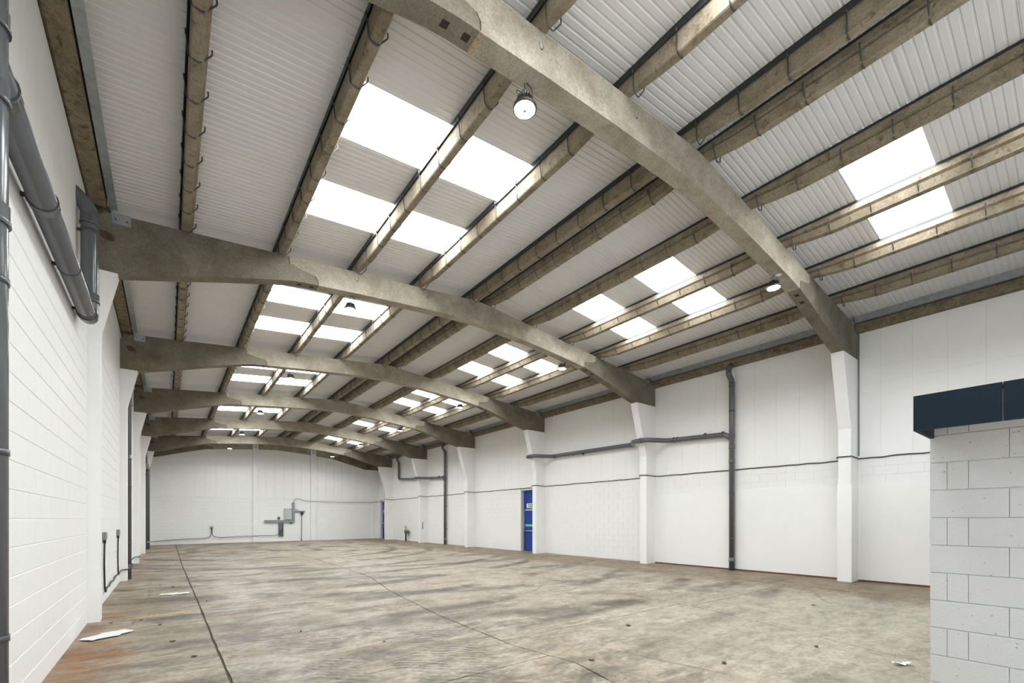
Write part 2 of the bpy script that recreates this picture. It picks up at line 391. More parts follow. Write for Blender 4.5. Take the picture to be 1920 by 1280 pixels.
for n, (ya, yb) in enumerate(PB):
    z0, rows = (2.50, 3) if n < 2 else (.02, 13)
    ch = (3.17-z0)/rows
    for a, z, ln, h in courses(ya, yb-.002, 0, rows):
        z = z0+round(z/CH)*ch
        for a2, l2 in clear_doors(a, ln, z):
            if cnt < 298 and n > 0: block(wr, RXF, a2, z, l2, ch, 'x-', dep=.007, bev=.002, gy=.0018, gz=.003); cnt += 1
            else: rest.append((RXF, a2, z, l2, ch))
    boards(wr, RXF, 'x-', ya, yb, [(3.18, 5.05), (5.05, 6.41)], .608, 5.068)
merge_blocks(wr, 'distant_block_courses', rest, 'x-', dep=.007)
for ya, yb in PB[:2]:
    MB().box(XR-.03, RXF+.01, ya, yb, .045, 2.50).build('lining_board', M['smooth'], wr)
    MB().box(XR-.012, RXF+.01, ya, yb, .0, .046).build('base_gap', M['rust'], wr)
# end (gable) wall
GY = YG+.10
def gz(x): return zr(x)+.5
gw = [(-1.3, -.05), (14.5, -.05), (14.5, gz(14.5)), (XC, gz(XC)), (-1.3, gz(-1.3))]
m_end, nt, p = new_mat('white painted end wall'); v = coords(nt)
mp = N(nt, 'ShaderNodeMapping'); mp.inputs['Rotation'].default_value = (math.pi/2, 0, 0); nt.links.new(v, mp.inputs[0])
br = N(nt, 'ShaderNodeTexBrick'); br.inputs['Scale'].default_value = 1; br.inputs['Brick Width'].default_value = CLN; br.inputs['Row Height'].default_value = CH
br.inputs['Mortar Size'].default_value = .012; br.inputs['Color1'].default_value = (.87,.87,.855,1); br.inputs['Color2'].default_value = (.855,.855,.84,1); br.inputs['Mortar'].default_value = (.80,.80,.785,1)
nt.links.new(mp.outputs[0], br.inputs['Vector']); nt.links.new(br.outputs['Color'], p.inputs['Base Color']); p.inputs['Roughness'].default_value = .6
we = struct(MB().prism(gw, 'y', GY, GY+.3).build('wall_end', m_end))
def gable_panel(x0, x1, z0, z1):
    g = .006
    MB().prism([(x0+g, z0+g), (x1-g, z0+g), (x1-g, (z1(x1) if callable(z1) else z1)-g), (x0+g, (z1(x0) if callable(z1) else z1)-g)], 'y', GY-.02, GY+.01).build('wall_panel', M['smooth'], we)
x = -1.0
while x < 14.1:
    x1 = min(x+.608, 14.19)
    gable_panel(x, x1, 3.19, 5.4); gable_panel(x, x1, 5.4, lambda q: zr(q)-.05)
    x = x1
for px0, px1 in ((4.87, 5.20), (8.78, 9.13)):
    MB().box(px0, px1, YG-.06, GY+.01, 0, zr(px0)-.02).build('pier', M['column'], we)
    MB().box(px0+.06, px1-.06, YG-.075, YG-.05, zr(px0)-.42, zr(px0)-.04).build('fixing_plate', M['board'], we)
# front wall behind the camera with an unseen door opening added to let daylight in
fy = YF
mb = MB(); mb.box(-1.3, 1.0, fy-.25, fy, -.05, 7.6); mb.box(9.5, 14.6, fy-.25, fy, -.05, 7.6); mb.box(1.0, 9.5, fy-.25, fy, 4.8, 7.9)
struct(mb.build('wall_front', M['smooth']))

# grey block partition of the lobby on the right
PX, PY = 5.32, .876
wp = struct(MB().box(PX+.009, PX+.10, YF, PY-.01, -.03, 2.56).box(PX+.10, 14.19, PY-.11, PY-.01, -.03, 2.56).build('wall_lobby', M['greymortar']))
ZB0 = 2.126-9*CH
for r in range(-1, 11):
    z = ZB0+r*CH; zb = min(z+CH, 2.565); z = max(z, .003)
    if zb-z < .02: continue
    odd = r % 2 == 0
    segs = [PY, PY-.11, PY-.24] if odd else [PY, PY-.47]
    y = segs[-1]
    while y > YF: y -= CLN; segs.append(max(y, YF))
    for b, a in zip(segs, segs[1:]):
        if b-a > .02: block(wp, PX+.009, a, z, b-a, zb-z, 'x-', 'greyblock', dep=.0095, bev=.0035, gy=.0016, gz=.003)
# the return face of the lobby wall, facing away from the camera
for r in range(-1, 10):
    z = max(ZB0+r*CH, .003); zb = min(ZB0+(r+1)*CH, 2.34)
    if zb-z < .02: continue
    x = PX+.009+(0 if r % 2 else CLN/2)
    first = True
    while x < 8.9:
        g = .004
        MB().prism([(x+g, z+g), (x+CLN-g, z+g), (x+CLN-g, zb-g), (x+g, zb-g)], 'y', PY-.012, PY).build('block', M['greyblock'], wp)
        x += CLN
cp = thing('lobby_canopy', 'dark navy flat roof fascia over the pale grey block wall', 'canopy', (4.73, PY, 2.342+zt(4.73)))
for ya, yb in ((.394, PY), (-1.6, .390), (YF, -1.604)):
    MB().box(4.73, 4.755, ya, yb, 2.342, 2.620).build('fascia_panel', M['fascia'], cp)
MB().box(4.755, 14.15, PY-.03, PY, 2.342, 2.62).build('end_fascia', M['fascia'], cp)
MB().box(4.755, 14.15, YF, PY-.03, 2.582, 2.61).build('roof_board', M['fascia'], cp)
MB().box(4.755, PX+.1, YF, PY-.03, 2.566, 2.58).build('soffit_board', M['ply'], cp)

# ------------------------------------------------------------------ ceiling: liner sheets and rooflights
H = .23
def deck(a, b): return [(a, zr(a)+.50), (b, zr(b)+.50), (b, zr(b)+.56), (a, zr(a)+.56)]
mb = MB(); mb.prism(deck(-1.7, XC), 'y', YF-.4, YG+.6); mb.prism(deck(XC, 15.0), 'y', YF-.4, YG+.6)
ce = struct(mb.build('ceiling', M['deck']))
MB().prism([(-1.5, 6.75), (-1.32, 6.75), (-1.32, 7.25), (-1.5, 7.25)], 'y', YF-.3, YG+.5).build('gutter_flashing', M['galv'], ce)
MB().prism([(14.40, 6.35), (14.55, 6.35), (14.55, 7.2), (14.40, 7.2)], 'y', YF-.3, YG+.5).build('gutter_flashing', M['galv'], ce)
SW = L/6
def sheet_mesh(xa, xb, mat, name, lift=0., nr=10):
    pitch = SW/nr; prof = [(0, 0)]
    for k in range(nr):
        y = k*pitch; prof += [(y+.034, 0), (y+.043, .011), (y+.060, .011), (y+.069, 0)]
    prof += [(SW-.004, 0), (SW-.004, -.005), (SW+.02, -.005)]
    mb = MB(); n = len(prof)
    mb.add([(xa, y, zr(xa)+H+z+lift) for y, z in prof]+[(xb, y, zr(xb)+H+z+lift) for y, z in prof], [(i, i+1, n+i+1, n+i) for i in range(n-1)])
    return mb.mesh(name, mat)
GLX = {'l': (1.78, 4.82), 'r': (8.17, 11.12)}
SM = {k: sheet_mesh(a, b, M['sheet'], 'roof_sheet') for k, (a, b) in
      {'l': (-1.33, 6.44), 'la': (-1.33, 1.78), 'lb': (4.82, 6.44), 'r': (6.56, 14.42), 'ra': (6.56, 8.17), 'rb': (11.12, 14.42)}.items()}
WM = {k: sheet_mesh(*GLX[k], M['rooflight'], 'rooflight', .004, 2) for k in 'lr'}
# thin edge trims either side of a rooflight
nwin = 0
k = -8
while True:
    ys = Y0+.82+SW*k
    if ys > YG-.2: break
    for sd in 'lr':
        if k % 6 in (1, 3) and ys < FR[5]:
            put('roof_sheet', SM[sd+'a'], ce, (0, ys, 0)); put('roof_sheet', SM[sd+'b'], ce, (0, ys, 0))
            nwin += 1
            struct(put('window_%d' % nwin, WM[sd], None, (0, ys, 0)))
        else: put('roof_sheet', SM[sd], ce, (0, ys, 0))
    k += 1
MB().prism([(6.40, zr(6.40)+H+.02), (XC, ZC+H+.012), (6.60, zr(6.60)+H+.02), (6.60, zr(6.6)+H+.03), (XC, ZC+H+.03), (6.40, zr(6.4)+H+.03)], 'y', YF-.2, YG+.3).build('ridge_flashing', M['sheet'], ce)

# ------------------------------------------------------------------ portal frames
RW_ = .25
TOPL = [(-1.25, 6.40), (-1.02, 6.50), (-.80, 6.66), (-.5, zr(-.5))]
BOT = [(-1.25, 5.705), (-.66, 5.705), (0, 5.89), (.82, 6.13), (1.48, 6.31), (1.95, 6.43), (2.2, 6.47), (2.47, 6.495), (3.3, 6.575), (4.5, 6.675), (5.4, 6.735),
       (6.0, 6.765), (6.5, 6.775), (7.0, 6.75), (7.6, 6.71), (8.5, 6.635), (9.5, 6.535), (10.44, 6.425), (10.80, 6.34), (13.10, 5.735), (14.17, 5.735)]
def bot(x):
    for a, b in zip(BOT, BOT[1:]):
        if a[0] <= x <= b[0]: return a[1]+(b[1]-a[1])*(x-a[0])/(b[0]-a[0])
JL = [(1.91, zr(1.91)), (1.93, 6.77), (2.12, 6.715), (2.42, 6.665), (2.465, 6.60), (2.47, 6.495)]
JR = [(10.975, zr(10.975)), (10.965, 6.70), (10.80, 6.645), (10.47, 6.60), (10.445, 6.53), (10.44, 6.425)]
def make_frame(y, name):
    f = put(name, None, None, (6.4, y, 0))
    # white painted columns
    def col(poly, casing=False):
        return MB().prism(poly, 'y', y, y+.27).build('column', M['column'], f)
    c1 = col([(XL-.03, 0), (-.872, 0), (-.872, 4.72), (-.655, 5.705), (XL-.03, 5.705)])
    c2 = col([(XR+.02, 0), (13.65, 0), (13.65, 3.9), (13.10, 5.735), (XR+.02, 5.735)])
    g = .007
    kl = TOPL+[(1.2, zr(1.2))]+[(x-g, z) for x, z in JL]+[p for p in BOT if p[0] < 2.4][::-1]
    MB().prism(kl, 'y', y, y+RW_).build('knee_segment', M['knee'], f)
    cr = [(x+g, z) for x, z in JL]+[p for p in BOT if 2.5 < p[0] < 10.4]+[(x-g, z) for x, z in JR[::-1]]+[(8.6, zr(8.6)), (6.75, zr(6.75)+.002), (6.5, ZC-.012), (6.25, zr(6.25)+.002), (4.2, zr(4.2))]
    c = MB().prism(cr, 'y', y, y+RW_).build('crown_segment', M['crown'], f)
    krt = [(x+g, z) for x, z in JR]+[p for p in BOT if p[0] > 10.5]+[(14.17, zr(14.17)), (12.5, zr(12.5))]
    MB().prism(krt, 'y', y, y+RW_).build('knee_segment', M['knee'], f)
    for J, d in ((JL, 1), (JR, 1)):                       # mortar in the scarf joints
        MB().prism([(a-g, z) for a, z in J]+[(a+g, z) for a, z in J[::-1]], 'y', y+.012, y+RW_-.004).build('mortar_joint', M['patch'], f)
    for x in (2.13, 2.37, 10.62, 10.90):                  # flat dark plates painted as the shade inside soffit bolt pockets
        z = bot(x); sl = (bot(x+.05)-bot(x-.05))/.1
        MB().prism([(x-.04, z-.04*sl+.02), (x+.04, z+.04*sl+.02), (x+.04, z+.04*sl-.0015), (x-.04, z-.04*sl-.0015)], 'y', y+.085, y+.165).build('bolt_pocket_shade', M['pocket_shade'], f)
    for x in (3.27, 4.96, 8.07, 9.67):                    # grouted lifting pockets on the face
        z = zr(x)-.145
        MB().prism([(x+.026*math.cos(t*math.pi/5), z+.05*math.sin(t*math.pi/5)) for t in range(10)], 'y', y-.0025, y+.01).build('grout_plug', M['plug'], f)
        MB().prism([(x+.003+.033*math.cos(t*math.pi/5), z-.006+.060*math.sin(t*math.pi/5)) for t in range(10)], 'y', y-.0012, y+.01).build('pocket_rim', M['patch'], f)
    MB().prism([(-.89, 6.34), (-.80, 6.355), (-.70, 6.30), (-.70, 6.215), (-.78, 6.20), (-.86, 6.245)], 'y', y-.004, y+.01).build('mortar_patch', M['patch'], f)
    return f
f0 = make_frame(FR[0], 'portal_frame')
frames = [f0]+[copy_tree(f0, (6.4, y, 0)) for y in FR[1:]]
for n, o in enumerate(frames):
    tag(o, ['nearest arched concrete portal frame crossing overhead from top left', 'second arched concrete portal frame from the camera, left end behind grey pipe',
            'third arched concrete portal frame counting from the camera', 'fourth arched concrete portal frame counting from the camera',
            'fifth arched concrete portal frame counting from the camera', 'sixth arched concrete portal frame, last one before the end wall',
            'farthest arched concrete frame set against the white end wall'][n], 'frame', 'arched concrete portal frames')
MB().box(13.63, XR, FR[0]-.018, FR[0]+.288, .02, 2.50).build('column_casing', M['smooth'], frames[0])
MB().prism([(2.455, bot(2.455)-.003), (2.515, bot(2.515)-.003), (2.515, bot(2.515)+.01), (2.455, bot(2.455)+.01)], 'y', FR[0]-.002, FR[0]+RW_+.002).build('crumbled_mortar', M['joint'], frames[0])
MB().lathe((9.7, FR[0]+.12, bot(9.7)-.006), [(.055, 0), (.055, .02)], 16).build('white_cap', M['signwhite'], frames[0])

# ------------------------------------------------------------------ purlins
def purlin_mesh(side, length, name='purlin'):
    th = math.atan(.092 if side == 'l' else -.1035); s = 1 if side == 'l' else -1   # +u is upslope
    def ring(y, bz):
        prof = [(-.088, .16), (-.082, bz+.014), (-.068, bz), (.034, bz), (.080, bz+(.16-bz)*.42), (.038, bz+(.16-bz)*.48), (.040, bz+(.16-bz)*.56), (.088, bz+(.16-bz)*.64), (.088, .16)]
        return [(s*u*math.cos(th), y, w+s*u*math.sin(th)) for u, w in prof]
    e = min(.95, length*.35)
    return MB().loft([ring(.004, .002), ring(.16, .002), ring(e*.55, -.06), ring(e, -.10), ring(length-e, -.10), ring(length-e*.55, -.06), ring(length-.16, .002), ring(length-.004, .002)]).mesh(name, M['purlin'], (0,0,0), False)
def spacer_mesh(side, length):
    th = math.atan(.092 if side == 'l' else -.1035); s = 1 if side == 'l' else -1
    q = lambda u, w: (s*u*math.cos(th), w+s*u*math.sin(th))
    mb = MB()
    mb.prism([q(-.115, .140), q(-.108, .140), q(-.108, .222), q(.055, .222), q(.055, .158), q(.06, .158), q(.06, .229), q(-.115, .229)], 'y', 0, length)
    return mb.mesh('spacer_bar', M['spacer'], (0,0,0), False)
def clip_mesh(side):
    th = math.atan(.092 if side == 'l' else -.1035); s = 1 if side == 'l' else -1
    q = lambda u, w: (s*u*math.cos(th), 0, w+s*u*math.sin(th))
    mb = MB(); mb.tube(fillet([q(-.121, .185), q(-.093, -.085), q(.0, -.125), q(.122, .03), q(.118, .085)], .02, 2), .0085, 6)
    a = q(-.066, .14); mb.tube([q(-.117, .13), q(-.121, .19)], .011, 6)
    return mb.mesh('wire_clip', M['wire'], (0,0,0), False)
lens = {'full': L, 'end': YG+.12-(FR[5]+.125)}
PM = {(s, k): purlin_mesh(s, v) for s in 'lr' for k, v in lens.items()}
SPM = {(s, k): spacer_mesh(s, v) for s in 'lr' for k, v in lens.items()}
CM = {s: clip_mesh(s) for s in 'lr'}
PU = [(.27, 'l', 'first purlin above the left eaves'), (1.80, 'l', 'second purlin up from the left eaves'), (3.30, 'l', 'third purlin up from the left eaves'),
      (4.79, 'l', 'fourth purlin up from the left eaves'), (6.27, 'l', 'left purlin of the ridge pair'), (6.76, 'r', 'right purlin of the ridge pair'),
      (8.20, 'r', 'fourth purlin up from the right eaves'), (9.68, 'r', 'third purlin up from the right eaves'), (11.09, 'r', 'second purlin up from the right eaves'),
      (12.52, 'r', 'first purlin above the right eaves')]
for bay in range(-1, 6):
    ya = (FR[0]-L if bay < 0 else FR[bay])+.125
    k = 'end' if bay == 5 else 'full'
    where = 'nearer than the nearest frame' if bay < 0 else 'between %s and %s frames' % (ORD[bay], ORD[bay+1])
    for x, s, lab in PU:
        if bay < 0 and x < 3: continue
        z = zr(x)+zt(x)
        o = tag(put('purlin', PM[s, k], None, (x, ya, z)), 'concrete '+lab+', '+where, 'purlin', 'concrete roof purlins')
        put('spacer_bar', SPM[s, k], o, (x, ya, z))
        y = .28
        while y < lens[k]-.1:
            put('wire_clip', CM[s], o, (x, ya+y, z)); y += .613

# ------------------------------------------------------------------ eaves beams and galvanised eaves purlins
for bay in range(-1, 6):
    ya = FR[0]-L if bay < 0 else FR[bay]; yb = FR[bay+1]
    where = 'nearer than the nearest frame' if bay < 0 else 'between %s and %s frames' % (ORD[bay], ORD[bay+1])
    for sd in 'lr':
        side = 'left' if sd == 'l' else 'right'
        if sd == 'l':
            pr = [(-1.31, 6.765), (-1.015, 6.765), (-.985, 6.73), (-.80, 6.73), (-.785, 6.75), (-.785, 6.93), (-1.31, 6.88)]; base = (-1.0, ya, 6.7)
            cx = [(-.76, 6.735), (-.655, 6.735), (-.655, 6.755), (-.74, 6.75), (-.74, 6.885), (-.76, 6.88)]
            cl = (-.73, -.49, 6.52, 6.70)
        else:
            pr = [(14.40, 6.40), (14.02, 6.40), (14.0, 6.43), (14.0, 6.60), (14.40, 6.60)]; base = (14.1, ya, 6.4)
            cx = [(13.98, 6.61), (13.88, 6.61), (13.88, 6.63), (13.955, 6.63), (13.955, 6.80), (13.98, 6.80)]
            cl = (13.66, 13.90, 6.44, 6.62)
        tag(MB().prism(pr, 'y', ya+.26, yb-.005).build('eaves_beam', M['beam'], None, base), 'brown concrete eaves beam along %s wall, %s' % (side, where), 'beam', 'concrete eaves beams')
        g = tag(MB().prism(cx, 'y', ya+.26, yb-.005).build('eaves_purlin', M['galv'], None, (base[0], ya, base[2])), 'galvanised steel eaves purlin along %s wall, %s' % (side, where), 'purlin', 'galvanised eaves purlins')
        c = MB().box(cl[0], cl[1], yb-.008, yb-.001, cl[2], cl[3]).build('cleat', M['galv'], g)
        for bx in (.05, .19):
            MB().tube([(cl[0]+bx, yb-.022, cl[2]+.07), (cl[0]+bx, yb-.006, cl[2]+.07)], .013, 6).build('bolt', M['wire'], c)

# ------------------------------------------------------------------ high bay lamps
def make_lamp(x, y):
    zb = bot(x); f = put('high_bay_lamp', None, None, (x, y, 6.26+zt(x)))
    c = (x, y, 6.26)
    MB().lathe(c, [(.128, .0), (.135, .004), (.135, .03), (.10, .055), (.085, .06)], 28).build('housing', M['lampbody'], f)
    hs = MB()
    for k in range(16):
        a = k*math.pi/8; ca, sa = math.cos(a), math.sin(a)
        hs.add([(x+ca*.03-sa*.004, y+sa*.03+ca*.004, 6.31), (x+ca*.115-sa*.004, y+sa*.115+ca*.004, 6.31), (x+ca*.085-sa*.004, y+sa*.085+ca*.004, 6.40), (x+ca*.03-sa*.004, y+sa*.03+ca*.004, 6.40),
                (x+ca*.03+sa*.004, y+sa*.03-ca*.004, 6.31), (x+ca*.115+sa*.004, y+sa*.115-ca*.004, 6.31), (x+ca*.085+sa*.004, y+sa*.085-ca*.004, 6.40), (x+ca*.03+sa*.004, y+sa*.03-ca*.004, 6.40)],
               [(0,1,2,3),(4,5,6,7),(0,1,5,4),(1,2,6,5),(2,3,7,6),(3,0,4,7)])
    hs.lathe((x, y, 6.31), [(.06, 0), (.055, .09), (.03, .11)], 16)
    hs.build('heat_sink', M['lampbody'], f)
    d = MB().lathe(c, [(.02, -.012), (.07, -.010), (.112, -.004), (.122, .003), (.122, .006)], 28).build('diffuser', M['lamp'], f)
    MB().lathe((x, y, 6.243), [(.018, 0), (.022, .004), (.022, .012)], 14).build('sensor', M['cream'], d)
    t = zb-6.40
    MB().tube(fillet([(x, y, 6.41), (x-.03, y, 6.43), (x-.03, y, 6.47), (x, y, 6.49), (x, y, zb+.005)], .02, 3), .005, 6).build('hook', M['wire'], f)
    MB().tube(fillet([(x+.06, y, 6.37), (x+.11, y-.02, 6.43), (x+.08, y-.03, 6.52), (x+.02, y-.01, zb+.003)], .04, 4), .006, 6).build('cable', M['black'], f)
    MB().tube(fillet([(x-.06, y, 6.37), (x-.12, y+.01, 6.41), (x-.09, y+.02, 6.45), (x-.03, y+.01, 6.44)], .03, 4), .005, 6).build('cable', M['black'], f)
    return f
for x, row in ((3.19, 'left'), (9.64, 'right')):
    first = None
    for n in range(6):
        y = FR[n]+.19
        o = make_lamp(x, y) if first is None else copy_tree(first, (x, y, 6.26+zt(x)))
        first = first or o
        tag(o, 'round high-bay lamp under the %s portal frame, in the %s lamp row' % (ORD[n], row), 'lamp', 'high-bay lamps')

# ------------------------------------------------------------------ rainwater pipes
def pipe_system(name, label, base, runs, r, collars, brackets, wallx):
    f = thing(name, label, 'pipe', (base[0], base[1], zt(base[0])))
    for path in runs: MB().tube(fillet(path, .16, 6), r, 18).build('pipe_run', M['pipe'], f)
    for c, d in collars:
        c = Vector(c); d = Vector(d).normalized(); rr = r
        MB().tube([c-d*.07, c-d*.068, c-d*.045, c-d*.04, c+d*.05, c+d*.055], [rr+.001, rr+.012, rr+.012, rr+.007, rr+.007, rr+.001], 18, False).build('collar', M['pipe'], f)
        MB().tube([c-d*.075, c-d*.066], rr+.0135, 18).build('seal_ring', M['collar'], f)
    for c, d in brackets:
        c = Vector(c); d = Vector(d).normalized()
        b = MB().tube([c-d*.02, c+d*.02], r+.006, 18)
        s = 1 if wallx > c.x else -1
        b.tube([(c.x+s*r*.6, c.y, c.z), (wallx, c.y, c.z)], .022, 8); b.build('bracket', M['collar'], f)
    return f
Z = (0, 0, 1); YD = (0, 1, 0); NPY = 4.12
pipe_system('rainwater_pipe', 'large grey rainwater pipe on near left wall with upright, long run and swan neck', (-.885, NPY, 0),
    [[(-.885, NPY, 0), (-.885, NPY, 6.72)], [(-.885, NPY+.04, 4.50), (-.885, 8.72, 4.50), (-.885, 8.72, 6.10), (-1.12, 8.72, 6.32)]], .098,
    [((-.885, NPY, 4.75), Z), ((-.885, NPY, 4.30), Z), ((-.885, NPY, 3.55), Z), ((-.885, 5.75, 4.50), YD), ((-.885, NPY+.3, 4.50), YD), ((-.885, 8.72, 4.82), Z), ((-.885, 8.50, 4.50), YD), ((-.885, 8.72, 5.92), Z)],
    [((-.885, NPY, 3.13), Z), ((-.885, NPY, 2.07), Z), ((-.885, NPY, .92), Z), ((-.885, 5.70, 4.50), YD), ((-.885, 7.03, 4.50), YD), ((-.885, 8.35, 4.50), YD), ((-.885, 8.72, 5.75), Z)], XL-.005)
pipe_system('rainwater_pipe', 'straight grey rainwater pipe beside the left wall column with sockets nearby', (-.89, 16.36, 0),
    [[(-.89, 16.36, 0), (-.89, 16.36, 6.2), (-1.08, 16.36, 6.42)]], .085,
    [((-.89, 16.36, 4.9), Z), ((-.89, 16.36, 3.4), Z), ((-.89, 16.36, .35), Z)], [((-.89, 16.36, 2.6), Z), ((-.89, 16.36, 1.0), Z), ((-.89, 16.36, 5.6), Z)], XL-.005)
pipe_system('rainwater_pipe', 'farthest grey rainwater pipe on left wall, offset below its swan neck', (-.90, 32.4, 0),
    [[(-1.05, 28.7, 6.42), (-.90, 28.7, 6.2), (-.90, 28.7, 4.55), (-.90, 32.4, 4.50), (-.90, 32.4, 0)]], .09,
    [((-.90, 28.7, 5.0), Z), ((-.90, 29.1, 4.545), YD), ((-.90, 30.5, 4.53), YD), ((-.90, 32.0, 4.51), YD), ((-.90, 32.4, 4.2), Z), ((-.90, 32.4, .4), Z)],
    [((-.90, 28.7, 5.6), Z), ((-.90, 32.4, 2.4), Z)], XL-.005)
def right_pipe(label, yv, ycol, yend, swan_far):
    x = 14.05; xo = 13.40; zv = 4.30
    zc = 4.42; ze = 4.62
    runs = [[(x, yv, 0), (x, yv, 5.95), (x-.16, yv+.02, 6.12), (x-.16, yv+.02, 6.30), (x+.02, yv+.02, 6.46)]]
    col = [((x, yv, 5.85), Z), ((x, yv, 4.25), Z), ((x, yv, 3.9), Z), ((x, yv, .35), Z), ((x, yv, 3.45), Z), ((x, yv+.32, zv), YD)]
    br = [((x, yv, 2.45), Z), ((x, yv, 1.0), Z), ((x, yv, 5.0), Z)]
    path = [(x, yv, zv-.16), (x, yv+.22, zv)]
    for q in ycol:
        last = not swan_far and q == ycol[-1]
        path += [(x, q-.62, zc-.03), (xo, q-.12, zc), (xo, q+.40, zc), (x, q+(.52 if last else .88), zc+.03)]
        col += [((x, q-.80, zc-.04), YD), ((xo, q+.10, zc), YD)] + ([] if last else [((x, q+1.0, zc+.03), YD)])
        br += [((x, q-1.0, zc-.04), YD), ((x, q-2.0, zc-.06), YD), ((x, q-2.6, zc-.1), YD)]
        zc = ze if swan_far else zc+.12
    path += [(x, yend, zc+.06)] if swan_far else []
    if swan_far: path += [(x, yend, 5.95), (x-.12, yend+.05, 6.15), (x-.12, yend+.05, 6.3), (x+.02, yend+.05, 6.42)]
    else: path += [(x, yend, 6.2)]
    runs.append(path)
    return pipe_system('rainwater_pipe', label, (x, yv, 0), runs, .083, col, br, XR)
right_pipe('tall grey rainwater pipe on right wall with side branch bending around two columns', 6.92, [FR[1], FR[2]], FR[2]+.52, False)
right_pipe('distant grey rainwater pipe on right wall with branch turning up near the end', 25.28, [FR[4]], 32.5, True)

# ------------------------------------------------------------------ black cables on the walls
def wobble(path, amp, step=.25, seed=1):
    r = random.Random(seed); out = []
    for a, b in zip(path, path[1:]):
        a, b = Vector(a), Vector(b); n = max(1, int((b-a).length/step))
        for k in range(n): out.append(a.lerp(b, k/n)+Vector((0, r.uniform(-amp, amp)*.3, r.uniform(-amp, amp))))
    return out+[Vector(path[-1])]
path = [(14.175, .9, 3.19)]
for n in range(0, 6):
    y = FR[n]
    path += [(14.175, y-.25, 3.17), (14.165, y-.025, 3.17), (13.63, y-.02, 3.20), (13.625, y+.27, 3.20), (13.64, y+.30, 3.18), (14.165, y+.32, 3.17), (14.175, y+.6, 3.15)]
path += [(14.16, 36.9, 3.12)]
tag(MB().tube(wobble(path, .012), .014, 6).build('wall_cable', M['black'], None, (14.1, 9, 3.17)), 'long black cable running along the right wall and around its columns', 'cable')
gp = [(7.54, 36.97, 2.90), (7.56, 36.96, 3.06), (7.72, 36.98, 3.22), (8.05, 37.0, 3.17), (8.3, 37.0, 3.06), (8.74, 37.0, 3.02), (8.77, 36.90, 3.02), (9.14, 36.90, 3.02), (9.2, 37.0, 3.02), (11.5, 37.0, 3.0), (13.55, 37.0, 3.02), (13.62, 36.95, 3.05), (14.1, 36.95, 3.10)]
tag(MB().tube(wobble(gp, .01, .4, 3), .014, 6).build('wall_cable', M['black'], None, (10, 37, 3.0)), 'black cable across the end wall from trunking to right corner', 'cable')
gl = [(-.92, 37.0, .22), (.6, 37.0, .33), (2.0, 37.0, .36), (2.25, 37.0, .42), (2.36, 36.99, .62), (2.37, 36.98, 1.06)]
gl2 = [(2.41, 36.98, 1.06), (2.42, 36.99, .62), (2.55, 37.0, .44), (2.9, 37.0, .38), (4.4, 37.0, .44), (4.82, 37.0, .42), (4.86, 36.90, .44), (5.21, 36.90, .45), (5.26, 37.0, .46), (6.2, 37.0, .44), (6.5, 36.98, .52), (6.78, 36.95, .85), (6.80, 36.95, 1.30)]
tag(MB().tube(fillet(gl, .1, 3), .018, 6).build('floor_cable', M['black'], None, (0, 37, .3)), 'black cable low on end wall left of the socket', 'cable')
tag(MB().tube(fillet(gl2, .1, 3), .018, 6).build('floor_cable', M['black'], None, (4, 37, .3)), 'black cable low on end wall between socket and trunking', 'cable')
tag(MB().tube([(14.165, FR[0]-.03, 6.38), (14.165, FR[0]-.03, 3.24)], .012, 6).build('wall_conduit', M['socket'], None, (14.165, FR[0]-.03, 3.2)), 'thin grey conduit dropping beside nearest right column to the black cable', 'conduit')
def socket(label, x, y, z, face):
    f = thing('power_socket', label, 'socket', (x, y, z-.09+zt(x)), 'surface power sockets')
    if face == 'x': MB().box(x-.002, x+.06, y-.075, y+.075, z-.075, z+.075).build('back_box', M['socket'], f); MB().box(x+.06, x+.075, y-.06, y+.06, z-.045, z+.06).build('cover', M['board'], f); MB().tube([(x+.03, y, z-.14), (x+.03, y, z-.07)], .024, 8).build('gland', M['black'], f)
    else: MB().box(x-.09, x+.09, y-.06, y+.002, z-.07, z+.07).build('back_box', M['socket'], f); MB().box(x-.07, x-.008, y-.075, y-.06, z-.04, z+.05).build('cover', M['board'], f); MB().box(x+.008, x+.07, y-.075, y-.06, z-.04, z+.05).build('cover', M['board'], f); MB().tube([(x, y-.03, z-.14), (x, y-.03, z-.06)], .03, 8).build('gland', M['black'], f)
socket('grey power socket on left wall nearest the first white column', XL, 11.88, 1.33, 'x')
socket('grey power socket on left wall just before the second white column', XL, 14.9, 1.33, 'x')
socket('small far power socket on left wall beyond the straight pipe', XL, 24.0, 1.32, 'x')
socket('twin power socket low on the left part of the end wall', 2.39, GY-.02, 1.12, 'y')
lw = [(-.99, 11.88, 1.2), (-.995, 11.86, .8), (-.995, 11.95, .30), (-.99, 12.05, .20), (-.99, 12.25, .27), (-.99, 12.6, .24), (-.99, 13.1, .30), (-.99, 13.6, .26), (-.99, 14.2, .31), (-.99, 14.93, .27)]
tag(MB().tube(wobble(fillet(lw, .08, 3), .008, .2, 5), .016, 6).build('wall_cable', M['black'], None, (-.99, 12, .2)), 'black cable looping from nearest left socket down along the wall base', 'cable')
lw2 = [(-.99, 14.9, 1.2), (-.995, 14.88, .7), (-.99, 14.95, .27), (-.99, 15.4, .30), (-.98, 15.84, .31), (-.85, 15.86, .31), (-.80, 16.1, .33), (-.77, 16.36, .40), (-.82, 16.52, .42), (-.99, 16.8, .33), (-.99, 19, .28), (-.99, 21.9, .25), (-.85, 21.94, .25), (-.85, 22.25, .28), (-.99, 22.3, .27), (-.99, 24.0, .26), (-.995, 24.0, 1.2)]
tag(MB().tube(fillet(lw2, .06, 3), .016, 6).build('wall_cable', M['black'], None, (-.99, 15, .2)), 'black cable from second left socket passing around column and straight pipe', 'cable')

